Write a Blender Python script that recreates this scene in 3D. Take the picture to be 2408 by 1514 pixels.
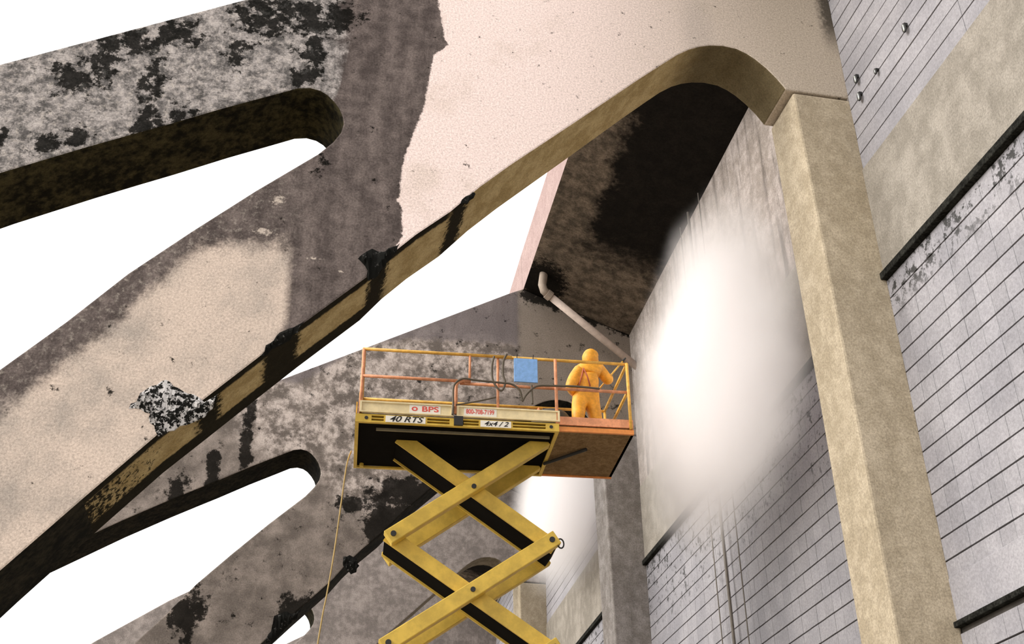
import bpy, bmesh, math, random
from mathutils import Vector, Matrix, Euler
random.seed(7)
for o in list(bpy.data.objects): bpy.data.objects.remove(o)
scene = bpy.context.scene
COL = scene.collection

# ------------------------------------------------------------------ camera
F = 2663.5
YAW, PITCH, ROLL = math.radians(11.793), math.radians(30.542), math.radians(-0.554)
CAMP = Vector((0, 0, 1.6))
fwd = Vector((math.sin(YAW)*math.cos(PITCH), math.cos(YAW)*math.cos(PITCH), math.sin(PITCH)))
rt0 = Vector((math.cos(YAW), -math.sin(YAW), 0)); up0 = rt0.cross(fwd)
RT = rt0*math.cos(ROLL) + up0*math.sin(ROLL); UP = -rt0*math.sin(ROLL) + up0*math.cos(ROLL)
cd = bpy.data.cameras.new('camera'); cam = bpy.data.objects.new('camera', cd); COL.objects.link(cam)
cd.sensor_fit = 'HORIZONTAL'; cd.sensor_width = 36; cd.lens = 36*F/2408; cd.clip_end = 500
m = Matrix((RT, UP, -fwd)).transposed().to_4x4(); m.translation = CAMP; cam.matrix_world = m
scene.camera = cam

# ------------------------------------------------------------------ light and exposure
scene.view_settings.view_transform = 'Standard'; scene.view_settings.look = 'None'
scene.view_settings.gamma = 1.0; scene.view_settings.use_curve_mapping = False
scene.view_settings.exposure = 1.03
scene.cycles.volume_bounces = 12; scene.cycles.max_bounces = 16
w = bpy.data.worlds.new('overcast_sky'); scene.world = w; w.use_nodes = True
bg = w.node_tree.nodes['Background']; bg.inputs[0].default_value = (1.0, 0.985, 0.975, 1); bg.inputs[1].default_value = 0.94
sd = bpy.data.lights.new('sun', 'SUN'); sun = bpy.data.objects.new('sun', sd); COL.objects.link(sun)
sd.energy = 1.75; sd.angle = math.radians(35); sd.color = (1, 0.95, 0.87)
sun.rotation_euler = Vector((0.91, 0.12, -0.42)).to_track_quat('-Z', 'Y').to_euler()
sun.location = (-20, -20, 30)

# ------------------------------------------------------------------ pixel helpers (2408 x 1514 photograph)
Y1 = 10.5
def ray(p): return RT*((p[0]-1204)/F) - UP*((p[1]-757)/F) + fwd
def at_y(p, Y): d = ray(p); return CAMP + d*(Y/d.y)
def at_z(p, Z): d = ray(p); return CAMP + d*((Z-CAMP.z)/d.z)
def at_x(p, X): d = ray(p); return CAMP + d*(X/d.x)
def proj(P):
    v = Vector(P)-CAMP; z = v.dot(fwd); return (1204+F*v.dot(RT)/z, 757-F*v.dot(UP)/z, z)
RIBS = [(0.0, 0.0, 0.0), (2.0675, 0.336, 10.623), (3.947, 0.740, 20.869), (5.9, 1.25, 31.0)]
def loc(p, i=0):                         # pixel on the near face of rib i -> local x, z
    a, tx, ty = RIBS[i]; a = math.radians(a); n = Vector((-math.sin(a), math.cos(a), 0))
    o = Vector((tx, Y1+ty, 0)); d = ray(p); P = CAMP + d*((o-CAMP).dot(n)/d.dot(n)); wv = P-o
    return (math.cos(a)*wv.x + math.sin(a)*wv.y, P.z)
def ribpt(i, x, y=0, z=0):
    a, tx, ty = RIBS[i]; a = math.radians(a)
    return Vector((math.cos(a)*x-math.sin(a)*y+tx, math.sin(a)*x+math.cos(a)*y+Y1+ty, z))

# ------------------------------------------------------------------ object helpers
def tag(o, label=None, cat=None, group=None, kind=None):
    if label: o['label'] = label
    if cat: o['category'] = cat
    if group: o['group'] = group
    if kind: o['kind'] = kind
    return o
def link(name, me, mats=None, parent=None, loc_=None, rotz=None):
    if mats is not None:
        for mm in (mats if isinstance(mats, (list, tuple)) else [mats]): me.materials.append(mm)
    o = bpy.data.objects.new(name, me); COL.objects.link(o)
    if parent: o.parent = parent
    if loc_ is not None: o.location = loc_
    if rotz is not None: o.rotation_euler = (0, 0, rotz)
    return o
def empty(name, loc_=(0,0,0), rotz=0):
    o = bpy.data.objects.new(name, None); COL.objects.link(o); o.location = loc_; o.rotation_euler = (0,0,rotz); o.empty_display_size = .2
    return o
class MB:
    def __init__(s): s.v = []; s.f = []; s.m = []
    def quad(s, pts, mi=0):
        b = len(s.v); s.v += [tuple(p) for p in pts]; s.f.append(tuple(range(b, b+len(pts)))); s.m.append(mi); return s
    def box(s, lo, hi, mi=0, M=None):
        x0,y0,z0 = lo; x1,y1,z1 = hi; b = len(s.v)
        P = [Vector(p) for p in ((x0,y0,z0),(x1,y0,z0),(x1,y1,z0),(x0,y1,z0),(x0,y0,z1),(x1,y0,z1),(x1,y1,z1),(x0,y1,z1))]
        if M is not None: P = [M@p for p in P]
        s.v += [tuple(p) for p in P]
        for f in ((3,2,1,0),(4,5,6,7),(0,1,5,4),(1,2,6,5),(2,3,7,6),(3,0,4,7)): s.f.append(tuple(b+i for i in f)); s.m.append(mi)
        return s
    def tube(s, pts, r, n=8, mi=0, closed=False, taper=None):
        pts = [Vector(p) for p in pts]; b = len(s.v); k = len(pts); prev = None
        for i, p in enumerate(pts):
            if closed: t = pts[(i+1) % k]-pts[i-1]
            else: t = pts[min(i+1,k-1)]-pts[max(i-1,0)]
            t.normalize()
            if prev is None:
                a = Vector((0,0,1)) if abs(t.z) < .9 else Vector((1,0,0)); prev = t.cross(a).normalized()
            u = (prev - t*prev.dot(t)).normalized(); prev = u; v = t.cross(u)
            rr = r if taper is None else r*taper[i]
            for j in range(n):
                an = 2*math.pi*j/n; s.v.append(tuple(p + u*(rr*math.cos(an)) + v*(rr*math.sin(an))))
        for i in range(k if closed else k-1):
            i2 = (i+1) % k
            for j in range(n):
                s.f.append((b+i*n+j, b+i*n+(j+1)%n, b+i2*n+(j+1)%n, b+i2*n+j)); s.m.append(mi)
        if not closed:
            s.f.append(tuple(b+j for j in reversed(range(n)))); s.m.append(mi)
            s.f.append(tuple(b+(k-1)*n+j for j in range(n))); s.m.append(mi)
        return s
    def prism(s, poly, y0, y1, mface=0, mside=None):
        """poly: list of (x,z); near face at y0"""
        n = len(poly); b = len(s.v)
        s.v += [(x,y0,z) for x,z in poly] + [(x,y1,z) for x,z in poly]
        s.f.append(tuple(b+i for i in range(n))); s.m.append(mface)
        s.f.append(tuple(b+n+i for i in reversed(range(n)))); s.m.append(mface)
        for i in range(n):
            j = (i+1) % n
            s.f.append((b+i, b+n+i, b+n+j, b+j)); s.m.append(mside[i] if mside else mface)
        return s
    def mesh(s, name, smooth=False, tri=False):
        me = bpy.data.meshes.new(name); me.from_pydata(s.v, [], s.f)
        me.polygons.foreach_set('material_index', s.m)
        bm = bmesh.new(); bm.from_mesh(me)
        bmesh.ops.recalc_face_normals(bm, faces=bm.faces)
        if tri: bmesh.ops.triangulate(bm, faces=[f for f in bm.faces if len(f.verts) > 4])
        bm.to_mesh(me); bm.free()
        if smooth:
            for p in me.polygons: p.use_smooth = True
        me.update(); return me
    def build(s, name, mats, parent=None, smooth=False, tri=False, bevel=0, loc_=None, rotz=None):
        o = link(name, s.mesh(name, smooth, tri), mats, parent, loc_, rotz)
        if bevel:
            md = o.modifiers.new('bevel', 'BEVEL'); md.width = bevel; md.segments = 2; md.limit_method = 'ANGLE'; md.angle_limit = math.radians(40)
        return o

# ------------------------------------------------------------------ shader helper
class G:
    def __init__(s, name, rough=.95, spec=.04):
        s.mat = bpy.data.materials.new(name); s.mat.use_nodes = True; s.t = s.mat.node_tree; s.n = s.t.nodes
        s.b = s.n['Principled BSDF']; s.b.inputs['Roughness'].default_value = rough; s.b.inputs['Specular IOR Level'].default_value = spec
        s._tc = None; s._geo = None
    def L(s, a, sock):
        if isinstance(a, (int, float)): sock.default_value = a
        elif isinstance(a, (tuple, list)): sock.default_value = tuple(a) if len(a) == len(sock.default_value) else (*a, 1)
        else: s.t.links.new(a, sock)
    @property
    def obj(s):
        if not s._tc: s._tc = s.n.new('ShaderNodeTexCoord')
        return s._tc.outputs['Object']
    @property
    def pos(s):
        if not s._geo: s._geo = s.n.new('ShaderNodeNewGeometry')
        return s._geo.outputs['Position']
    def sep(s, v): nd = s.n.new('ShaderNodeSeparateXYZ'); s.L(v, nd.inputs[0]); return nd.outputs
    def comb(s, x, y, z):
        nd = s.n.new('ShaderNodeCombineXYZ'); s.L(x, nd.inputs[0]); s.L(y, nd.inputs[1]); s.L(z, nd.inputs[2]); return nd.outputs[0]
    def m(s, op, a, b=0.0, c=None, clamp=False):
        nd = s.n.new('ShaderNodeMath'); nd.operation = op; nd.use_clamp = clamp; s.L(a, nd.inputs[0]); s.L(b, nd.inputs[1])
        if c is not None: s.L(c, nd.inputs[2])
        return nd.outputs[0]
    def noise(s, v, scale, detail=4, rough=.6, w=None):
        nd = s.n.new('ShaderNodeTexNoise'); s.L(v, nd.inputs['Vector']); nd.inputs['Scale'].default_value = scale
        nd.inputs['Detail'].default_value = detail; nd.inputs['Roughness'].default_value = rough; return nd.outputs[0]
    def scale(s, v, k):
        nd = s.n.new('ShaderNodeVectorMath'); nd.operation = 'MULTIPLY'; s.L(v, nd.inputs[0]); nd.inputs[1].default_value = k; return nd.outputs[0]
    def offs(s, v, k):
        nd = s.n.new('ShaderNodeVectorMath'); nd.operation = 'ADD'; s.L(v, nd.inputs[0]); nd.inputs[1].default_value = k; return nd.outputs[0]
    def ss(s, x, lo, hi, a=0.0, b=1.0):
        nd = s.n.new('ShaderNodeMapRange'); nd.interpolation_type = 'SMOOTHSTEP'
        for i, v in enumerate((x, lo, hi, a, b)): s.L(v, nd.inputs[i])
        return nd.outputs[0]
    def curve(s, x, pts):
        """piecewise linear function through pts [(x,y)]"""
        pts = sorted(pts); xs = [p[0] for p in pts]; ys = [p[1] for p in pts]
        x0, x1, y0, y1 = min(xs), max(xs), min(ys), max(ys)
        if y1-y0 < 1e-6: y1 = y0+1e-3
        t = s.m('DIVIDE', s.m('SUBTRACT', x, x0), x1-x0, clamp=True)
        nd = s.n.new('ShaderNodeFloatCurve'); cm = nd.mapping; c = cm.curves[0]
        P = [((a-x0)/(x1-x0), (b-y0)/(y1-y0)) for a, b in pts]
        c.points[0].location = P[0]; c.points[1].location = P[-1]
        for q in P[1:-1]: c.points.new(*q)
        for q in c.points: q.handle_type = 'VECTOR'
        cm.update(); s.L(t, nd.inputs['Value'])
        return s.m('MULTIPLY_ADD', nd.outputs[0], y1-y0, y0)
    def mix(s, f, a, b):
        nd = s.n.new('ShaderNodeMix'); nd.data_type = 'RGBA'; s.L(f, nd.inputs[0]); s.L(a, nd.inputs[6]); s.L(b, nd.inputs[7]); return nd.outputs[2]
    def mul(s, a, f):
        nd = s.n.new('ShaderNodeMix'); nd.data_type = 'RGBA'; nd.blend_type = 'MULTIPLY'; nd.inputs[0].default_value = 1
        s.L(a, nd.inputs[6]); s.L(f, nd.inputs[7]); return nd.outputs[2]
    def bump(s, h, d=.02, st=.5):
        nd = s.n.new('ShaderNodeBump'); nd.inputs['Strength'].default_value = st; nd.inputs['Distance'].default_value = d
        s.L(h, nd.inputs['Height']); s.t.links.new(nd.outputs[0], s.b.inputs['Normal'])
    def out(s, c): s.L(c, s.b.inputs['Base Color']); return s.mat
    def dist(s, X, Z, x, z, rx, rz):
        dx = s.m('DIVIDE', s.m('SUBTRACT', X, x), rx); dz = s.m('DIVIDE', s.m('SUBTRACT', Z, z), rz)
        return s.m('SQRT', s.m('ADD', s.m('MULTIPLY', dx, dx), s.m('MULTIPLY', dz, dz)))
    def grain(s, c, v=None, amt=.32, sc=40):
        n = s.noise(v if v is not None else s.obj, sc, 3, .8)
        f = s.ss(n, .25, .75, 1-amt, 1+amt*.6)
        return s.mul(c, s.comb(f, f, f))
def plain(name, col, rough=.6, metal=0, spec=.4, var=.12, sc=6):
    g = G(name, rough, spec); g.b.inputs['Metallic'].default_value = metal
    n = g.noise(g.obj, sc, 4, .7); c = g.mix(g.ss(n, .35, .7), tuple(x*(1-var) for x in col), tuple(min(1, x*(1+var)) for x in col))
    return g.out(c)
def max_(g, *a):
    r = a[0]
    for b in a[1:]: r = g.m('MAXIMUM', r, b)
    return r

PINK = (.82, .675, .63); TAN = (.44, .375, .29); DIRT = (.165, .135, .122); GREY = (.30, .275, .255); BLACK = (.004, .004, .003)

# concrete of the nearest rib: a cleaned area right of a jagged line, a cleaned patch on the leg, dirt between, mottled moss on the arm
def mat_rib_near():
    g = G('rib_concrete_half_cleaned'); o = g.sep(g.obj); X, Z = o[0], o[2]
    n1 = g.noise(g.obj, 1.3, 5, .65); n2 = g.noise(g.obj, 5, 5, .65); n3 = g.noise(g.obj, 14, 4, .7)
    nv = g.noise(g.scale(g.obj, (1, 1, .16)), 4, 4, .6)
    # dirty base, vertical streaks
    dirt = g.mix(g.ss(g.m('ADD', g.m('MULTIPLY', n2, .6), g.m('MULTIPLY', nv, .5)), .4, .75), (.07, .056, .052), (.185, .15, .137))
    # mottled upper arm
    mot = g.mix(g.ss(g.m('ADD', g.m('MULTIPLY', n2, .65), g.m('MULTIPLY', n3, .4)), .40, .66), (.095, .088, .085), (.42, .38, .36))
    jag = [(1030,0),(1046,95),(1056,106),(1020,128),(1003,215),(997,252),(970,320),(952,365),(941,420),(941,462),(930,470),(944,484),(946,556),(932,575),(900,640)]
    top = [(1000,-80)]
    J = g.curve(Z, [(loc(p)[1], loc(p)[0]) for p in top+jag])
    clean = g.ss(g.m('ADD', g.m('SUBTRACT', X, J), g.m('MULTIPLY', g.m('SUBTRACT', n3, .5), .10)), -.012, .015)
    armz = g.curve(X, [(loc(p)[0], loc(p)[1]) for p in ((0,600),(450,430),(760,290),(800,200),(860,-40))])
    armx = g.ss(g.m('ADD', g.m('SUBTRACT', g.curve(Z, [(loc(p)[1], loc(p)[0]) for p in ((800,-60),(815,180),(780,300),(700,480))]), X), g.m('MULTIPLY', g.m('SUBTRACT', n2, .5), .7)), -.12, .18)
    arm = g.m('MULTIPLY', g.ss(g.m('SUBTRACT', Z, armz), -.1, .1), armx)
    c = g.mix(arm, dirt, mot)
    # pale band on the top edge of the leg and the cleaned patch
    pz = g.curve(X, [(loc(p)[0], loc(p)[1]) for p in ((-400,1240),(0,950),(90,880),(200,800),(330,690),(400,620),(470,565),(560,555),(690,558))])
    px = g.curve(Z, [(loc(p)[1], loc(p)[0]) for p in ((694,540),(690,600),(680,760),(660,800))])
    pale = g.m('MULTIPLY', g.ss(g.m('ADD', g.m('SUBTRACT', pz, Z), g.m('MULTIPLY', g.m('SUBTRACT', n2, .5), .6)), -.05, .28),
               g.ss(g.m('ADD', g.m('SUBTRACT', px, X), g.m('MULTIPLY', g.m('SUBTRACT', n3, .5), .12)), -.03, .10))
    leg = g.m('SUBTRACT', 1.0, g.ss(X, -4.2, -1.6))
    palec = g.mix(g.ss(g.m('ADD', n1, g.m('MULTIPLY', leg, .22)), .4, .75), (.58, .475, .40), (.36, .31, .27))
    rim = g.m('MULTIPLY', g.ss(n3, .5, .72), .55)
    c = g.mix(g.m('MULTIPLY', rim, g.m('SUBTRACT', 1.0, g.ss(X, -.9, .1))), c, (.42, .37, .32))
    c = g.mix(pale, c, palec)
    # cleaned concrete, pinkish, turning tan towards the column
    cl = g.mix(g.ss(X, 2.2, 6.4), PINK, (.47, .40, .325))
    cl = g.mix(g.ss(n1, .5, .75, 0, .35), cl, TAN)
    cl = g.mix(g.m('MULTIPLY', g.ss(g.dist(X, Z, *loc((1640,70)), .30, .9), 1.2, .2), .22), cl, (.24, .22, .20))
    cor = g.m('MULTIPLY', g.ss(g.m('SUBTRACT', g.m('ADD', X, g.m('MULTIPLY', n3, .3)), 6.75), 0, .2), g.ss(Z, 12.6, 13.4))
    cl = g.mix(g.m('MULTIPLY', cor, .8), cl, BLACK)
    c = g.mix(clean, c, cl)
    # moss and soot spots on the arm
    sp = None
    for (px_, py_, rx, rz) in ((740,60,.16,.45),(735,150,.13,.35),(690,25,.30,.25),(625,40,.35,.3),(800,40,.22,.25),(250,130,.14,.4),(360,190,.12,.30),(330,100,.25,.18),(425,75,.22,.2),(345,285,.16,.2),(105,335,.13,.16),(185,325,.12,.15),(420,265,.14,.14),(0,330,.05,.12),(560,130,.12,.2),(700,180,.12,.15),(755,385,.06,.10),(170,180,.2,.2)):
        x, z = loc((px_, py_)); d = g.dist(X, Z, x, z, rx, rz); sp = d if sp is None else g.m('MINIMUM', sp, d)
    n4 = g.noise(g.offs(g.obj, (7, 2, 1)), 5.5, 8, .72)
    spm = g.ss(g.m('ADD', n4, g.ss(sp, 2.4, .1, 0, .22)), .605, .68)
    c = g.mix(g.m('MULTIPLY', spm, .95), c, BLACK)
    sm = g.ss(g.noise(g.offs(g.obj, (3, 1, 5)), 5, 5, .75), .55, .66)
    c = g.mix(g.m('MULTIPLY', g.m('MULTIPLY', sm, arm), .8), c, (.05, .048, .045))
    # white flakes in the dirt
    for (px_, py_, rx, rz) in ((738,608,.14,.035),(800,638,.08,.03),(655,470,.14,.12),(620,545,.2,.08)):
        x, z = loc((px_, py_)); d = g.dist(X, Z, x, z, rx, rz)
        c = g.mix(g.m('MULTIPLY', g.ss(g.m('ADD', d, g.m('MULTIPLY', n3, 3.2)), 2.2, 1.7), .8), c, (.55, .47, .4))
    g.bump(g.m('ADD', n3, g.noise(g.obj, 60, 2, .6)), .008, .35)
    return g.out(g.grain(c))

# rib behind the lift: blotchy grey with pale lichen patches
def mat_rib_mid():
    i = 1; g = G('rib_concrete_lichen'); o = g.sep(g.obj); X, Z = o[0], o[2]
    n1 = g.noise(g.obj, 1.1, 5, .6); n2 = g.noise(g.obj, 2.6, 5, .65); n3 = g.noise(g.obj, 8, 4, .7); nv = g.noise(g.scale(g.obj, (1,1,.2)), 3.5, 4, .6)
    c = g.mix(g.ss(g.m('ADD', g.m('MULTIPLY', n1, .5), g.m('MULTIPLY', n2, .5)), .4, .65), (.145, .123, .108), (.32, .272, .24))
    # pale blotches
    (bx0, bz0) = loc((640,960), i); (bx1, bz1) = loc((1190,820), i)
    reg = max_(g, g.ss(g.dist(X, Z, *loc((800,950), i), 2.3, 1.7), 1.15, .75), g.ss(g.dist(X, Z, *loc((1040,850), i), 2.2, .9), 1.15, .8), g.ss(g.dist(X, Z, *loc((860,1080), i), .9, 1.3), 1.1, .7))
    bl = g.m('MULTIPLY', g.ss(g.m('ADD', g.m('MULTIPLY', n2, .65), g.m('MULTIPLY', n3, .4)), .46, .64), reg)
    c = g.mix(bl, c, (.58, .505, .46))
    # dark weathered head band
    tz = g.curve(X, [(loc(p, i)[0], loc(p, i)[1]) for p in ((700,905),(860,815),(960,800),(1100,805),(1200,812),(1215,815))])
    td = g.m('MULTIPLY', g.ss(g.m('ADD', g.m('SUBTRACT', Z, tz), g.m('MULTIPLY', g.m('SUBTRACT', n3, .5), .35)), -.05, .12), g.ss(X, loc((1224,760), i)[0], loc((1212,760), i)[0]))
    c = g.mix(g.m('MULTIPLY', td, .85), c, g.mix(nv, (.10, .085, .085), (.24, .21, .21)))
    right = g.ss(X, loc((1214,760), i)[0], loc((1230,760), i)[0])
    c = g.mix(right, c, g.mix(n2, (.20, .165, .135), (.31, .265, .225)))
    # soot below the gutter and near the arch
    sp = None
    for (px_, py_, rx, rz) in ((1258,690,.35,.3),(1310,715,.45,.25),(1400,745,.6,.2),(1470,770,.4,.25),(960,1165,.75,.35),(1000,1210,.6,.4),(900,1230,.45,.5),(580,1040,.12,.9),(500,1120,.14,.7),(420,1150,.2,.4),(690,1440,.3,.35),(440,1440,.3,.5),(830,1180,.3,.2),(1010,1150,.5,.2)):
        x, z = loc((px_, py_), i); d = g.dist(X, Z, x, z, rx, rz); sp = d if sp is None else g.m('MINIMUM', sp, d)
    n4 = g.noise(g.offs(g.obj, (7, 2, 1)), 4.2, 8, .72)
    spm = g.ss(g.m('ADD', n4, g.ss(sp, 1.7, .2, 0, .28)), .585, .68)
    c = g.mix(g.m('MULTIPLY', spm, .93), c, BLACK)
    g.bump(g.m('ADD', n3, g.noise(g.obj, 60, 2, .6)), .008, .35)
    return g.out(g.grain(c))

def mat_concrete(name, lo, hi, sc=1.6, streak=.0, black=0.0):
    g = G(name); n1 = g.noise(g.obj, sc, 5, .65); n2 = g.noise(g.obj, sc*4, 5, .65)
    c = g.mix(g.ss(g.m('ADD', g.m('MULTIPLY', n1, .55), g.m('MULTIPLY', n2, .45)), .38, .66), lo, hi)
    if streak:
        nv = g.noise(g.scale(g.obj, (1, 1, .1)), 5, 4, .6); c = g.mix(g.ss(nv, .5, .75, 0, streak), c, tuple(x*.35 for x in lo))
    if black: c = g.mix(g.ss(n2, .66-black, .72-black), c, BLACK)
    g.bump(g.m('ADD', n2, g.noise(g.obj, 60, 2, .6)), .006, .3)
    return g.out(g.grain(c))

# soffit of the leg: tan panels with black bands and a black drip line along the near edge
def mat_leg_soffit():
    g = G('leg_soffit_stained'); o = g.sep(g.obj); X, Y, Z = o
    n2 = g.noise(g.obj, 4, 5, .65); n3 = g.noise(g.obj, 16, 4, .7)
    c = g.mix(g.ss(n2, .35, .65), (.33, .245, .115), (.46, .36, .19))
    jit = g.m('MULTIPLY', g.m('SUBTRACT', n3, .5), .22)
    Xj = g.m('ADD', X, jit); blk = None
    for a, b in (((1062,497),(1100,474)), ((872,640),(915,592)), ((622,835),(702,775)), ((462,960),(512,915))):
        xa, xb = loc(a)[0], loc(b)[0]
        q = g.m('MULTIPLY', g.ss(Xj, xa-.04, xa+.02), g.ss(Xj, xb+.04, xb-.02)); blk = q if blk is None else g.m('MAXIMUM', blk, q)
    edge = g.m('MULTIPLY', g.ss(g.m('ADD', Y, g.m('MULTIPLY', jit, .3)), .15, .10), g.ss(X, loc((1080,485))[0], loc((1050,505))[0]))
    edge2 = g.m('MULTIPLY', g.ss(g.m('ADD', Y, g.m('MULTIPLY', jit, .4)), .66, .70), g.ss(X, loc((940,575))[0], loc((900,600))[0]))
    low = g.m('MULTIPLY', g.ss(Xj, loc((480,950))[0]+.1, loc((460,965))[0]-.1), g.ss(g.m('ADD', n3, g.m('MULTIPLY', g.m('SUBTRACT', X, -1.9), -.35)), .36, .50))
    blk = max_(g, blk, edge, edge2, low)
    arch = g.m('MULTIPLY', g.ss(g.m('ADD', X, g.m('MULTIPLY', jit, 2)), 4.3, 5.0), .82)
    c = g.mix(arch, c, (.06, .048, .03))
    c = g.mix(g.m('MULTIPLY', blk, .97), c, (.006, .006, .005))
    g.bump(n3, .01, .3)
    return g.out(g.grain(c, amt=.3))

M_NEAR = mat_rib_near(); M_MID = mat_rib_mid()
M_FAR = mat_concrete('rib_concrete_grey', (.23, .20, .183), (.42, .365, .335), 1.3, .2)
M_SOFF = mat_leg_soffit()
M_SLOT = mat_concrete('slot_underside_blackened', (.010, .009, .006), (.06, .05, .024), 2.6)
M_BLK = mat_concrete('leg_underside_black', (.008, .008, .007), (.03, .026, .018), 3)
M_ARCHF = mat_concrete('arch_soffit_plain', (.15, .125, .09), (.25, .21, .16), 1.5)
M_COLN = mat_concrete('column_concrete_tan', (.36, .30, .215), (.49, .415, .31), 1.1, .12)
M_COLG = mat_concrete('column_concrete_grey', (.19, .17, .155), (.31, .285, .27), 1.1, .35)
M_CONC = mat_concrete('wall_concrete_plain', (.23, .208, .178), (.33, .30, .262), .9, .15)

# ------------------------------------------------------------------ setting: ground, walls, roofs
gm = G('ground_sandy_concrete'); gn = gm.noise(gm.pos, .6, 5, .6)
M_GROUND = gm.out(gm.grain(gm.mix(gm.ss(gn, .35, .65), (.27, .235, .18), (.36, .32, .255)), gm.pos, .15, 12))
fl = MB().quad([(-60,-60,0),(60,-60,0),(60,90,0),(-60,90,0)]).build('floor', M_GROUND); tag(fl, 'pale sandy concrete ground around the building', 'ground', kind='structure')

def mat_tile():
    g = G('glazed_wall_tile', .55, .35); n1 = g.noise(g.pos, .9, 4, .6); n2 = g.noise(g.pos, 5, 4, .7); n3 = g.noise(g.pos, 13, 3, .7)
    oi = g.n.new('ShaderNodeObjectInfo')
    c = g.mix(g.ss(n1, .35, .65), (.25, .243, .265), (.325, .314, .335))
    f = g.m('MULTIPLY_ADD', oi.outputs['Random'], .14, .93); c = g.mul(c, g.comb(f, f, f))
    P = g.sep(g.pos); Zp, Yp = P[2], P[1]
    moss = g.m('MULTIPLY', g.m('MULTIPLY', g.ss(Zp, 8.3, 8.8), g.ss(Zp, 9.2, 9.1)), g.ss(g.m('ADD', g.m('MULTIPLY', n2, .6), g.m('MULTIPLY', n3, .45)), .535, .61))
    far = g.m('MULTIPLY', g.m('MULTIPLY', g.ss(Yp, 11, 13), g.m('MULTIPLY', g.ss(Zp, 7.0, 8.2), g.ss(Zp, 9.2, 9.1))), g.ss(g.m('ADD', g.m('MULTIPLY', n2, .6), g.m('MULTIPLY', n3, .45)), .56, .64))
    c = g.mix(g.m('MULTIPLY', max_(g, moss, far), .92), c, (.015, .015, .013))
    g.bump(n3, .003, .2)
    return g.out(g.grain(c, g.pos, .26, 34))
M_TILE = mat_tile()
M_MORTAR = plain('dark_joint', (.07, .062, .055), .95, var=.2)
M_LEDGE = mat_concrete('black_flashing', (.008, .008, .007), (.03, .03, .026), 8)
M_CONDUIT = plain('grey_conduit', (.16, .14, .12), .6)
M_ROOF = None
def mat_roof():
    g = G('roof_soffit_stain_shade'); o = g.sep(g.obj); X, Y, Z = o
    n1 = g.noise(g.obj, 1.2, 5, .6); n2 = g.noise(g.obj, 4, 5, .7); n3 = g.noise(g.obj, 12, 4, .7)
    c = g.mix(g.ss(n2, .35, .68), (.075, .06, .045), (.20, .155, .115))
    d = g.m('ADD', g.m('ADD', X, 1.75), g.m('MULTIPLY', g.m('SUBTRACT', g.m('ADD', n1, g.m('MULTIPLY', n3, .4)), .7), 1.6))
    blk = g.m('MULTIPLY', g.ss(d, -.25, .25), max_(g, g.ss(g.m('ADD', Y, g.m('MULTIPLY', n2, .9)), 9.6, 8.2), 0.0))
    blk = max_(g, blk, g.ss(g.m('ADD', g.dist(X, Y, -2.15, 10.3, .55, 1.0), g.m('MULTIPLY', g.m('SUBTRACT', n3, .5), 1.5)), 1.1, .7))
    c = g.mix(g.m('MULTIPLY', blk, .96), c, (.007, .006, .005))  # black mixes dark staining with the roof's own shade painted into the colour
    return g.out(g.grain(c, amt=.35, sc=26))
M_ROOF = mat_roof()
M_STRIP = mat_concrete('roof_edge_pale', (.35, .255, .24), (.42, .315, .295), 1.5)

M_STREAK = mat_concrete('wall_concrete_dripping', (.26, .225, .20), (.42, .37, .345), 1.2, .75)
PITCHT = .253; LEDGE_Z = 9.10
WALLS = [('wall_right', Vector((6.9, -3.0)), Vector((6.9, 10.5))),
         ('wall_middle', Vector((6.9, 10.5)), Vector((7.231, 21.372))),
         ('wall_back', Vector((7.231, 21.372)), ribpt(2, 6.9).to_2d()),
         ('wall_far', ribpt(2, 6.9).to_2d(), ribpt(3, 6.9).to_2d())]
WLAB = {'wall_right': 'tiled wall bay at the right, beside the nearest column', 'wall_middle': 'tiled wall bay being washed behind the spray',
        'wall_back': 'tiled wall bay beyond the second column', 'wall_far': 'last tiled wall bay seen past the third column'}
tile_me = MB().box((-.028, -.1247, -.117), (0, .1247, .117)).mesh('tile'); tile_me.materials.append(M_TILE)
course_me = MB().box((-.028, -1.247, -.117), (0, 1.247, .117)).mesh('course'); course_me.materials.append(M_TILE)
WF = {}
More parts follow.
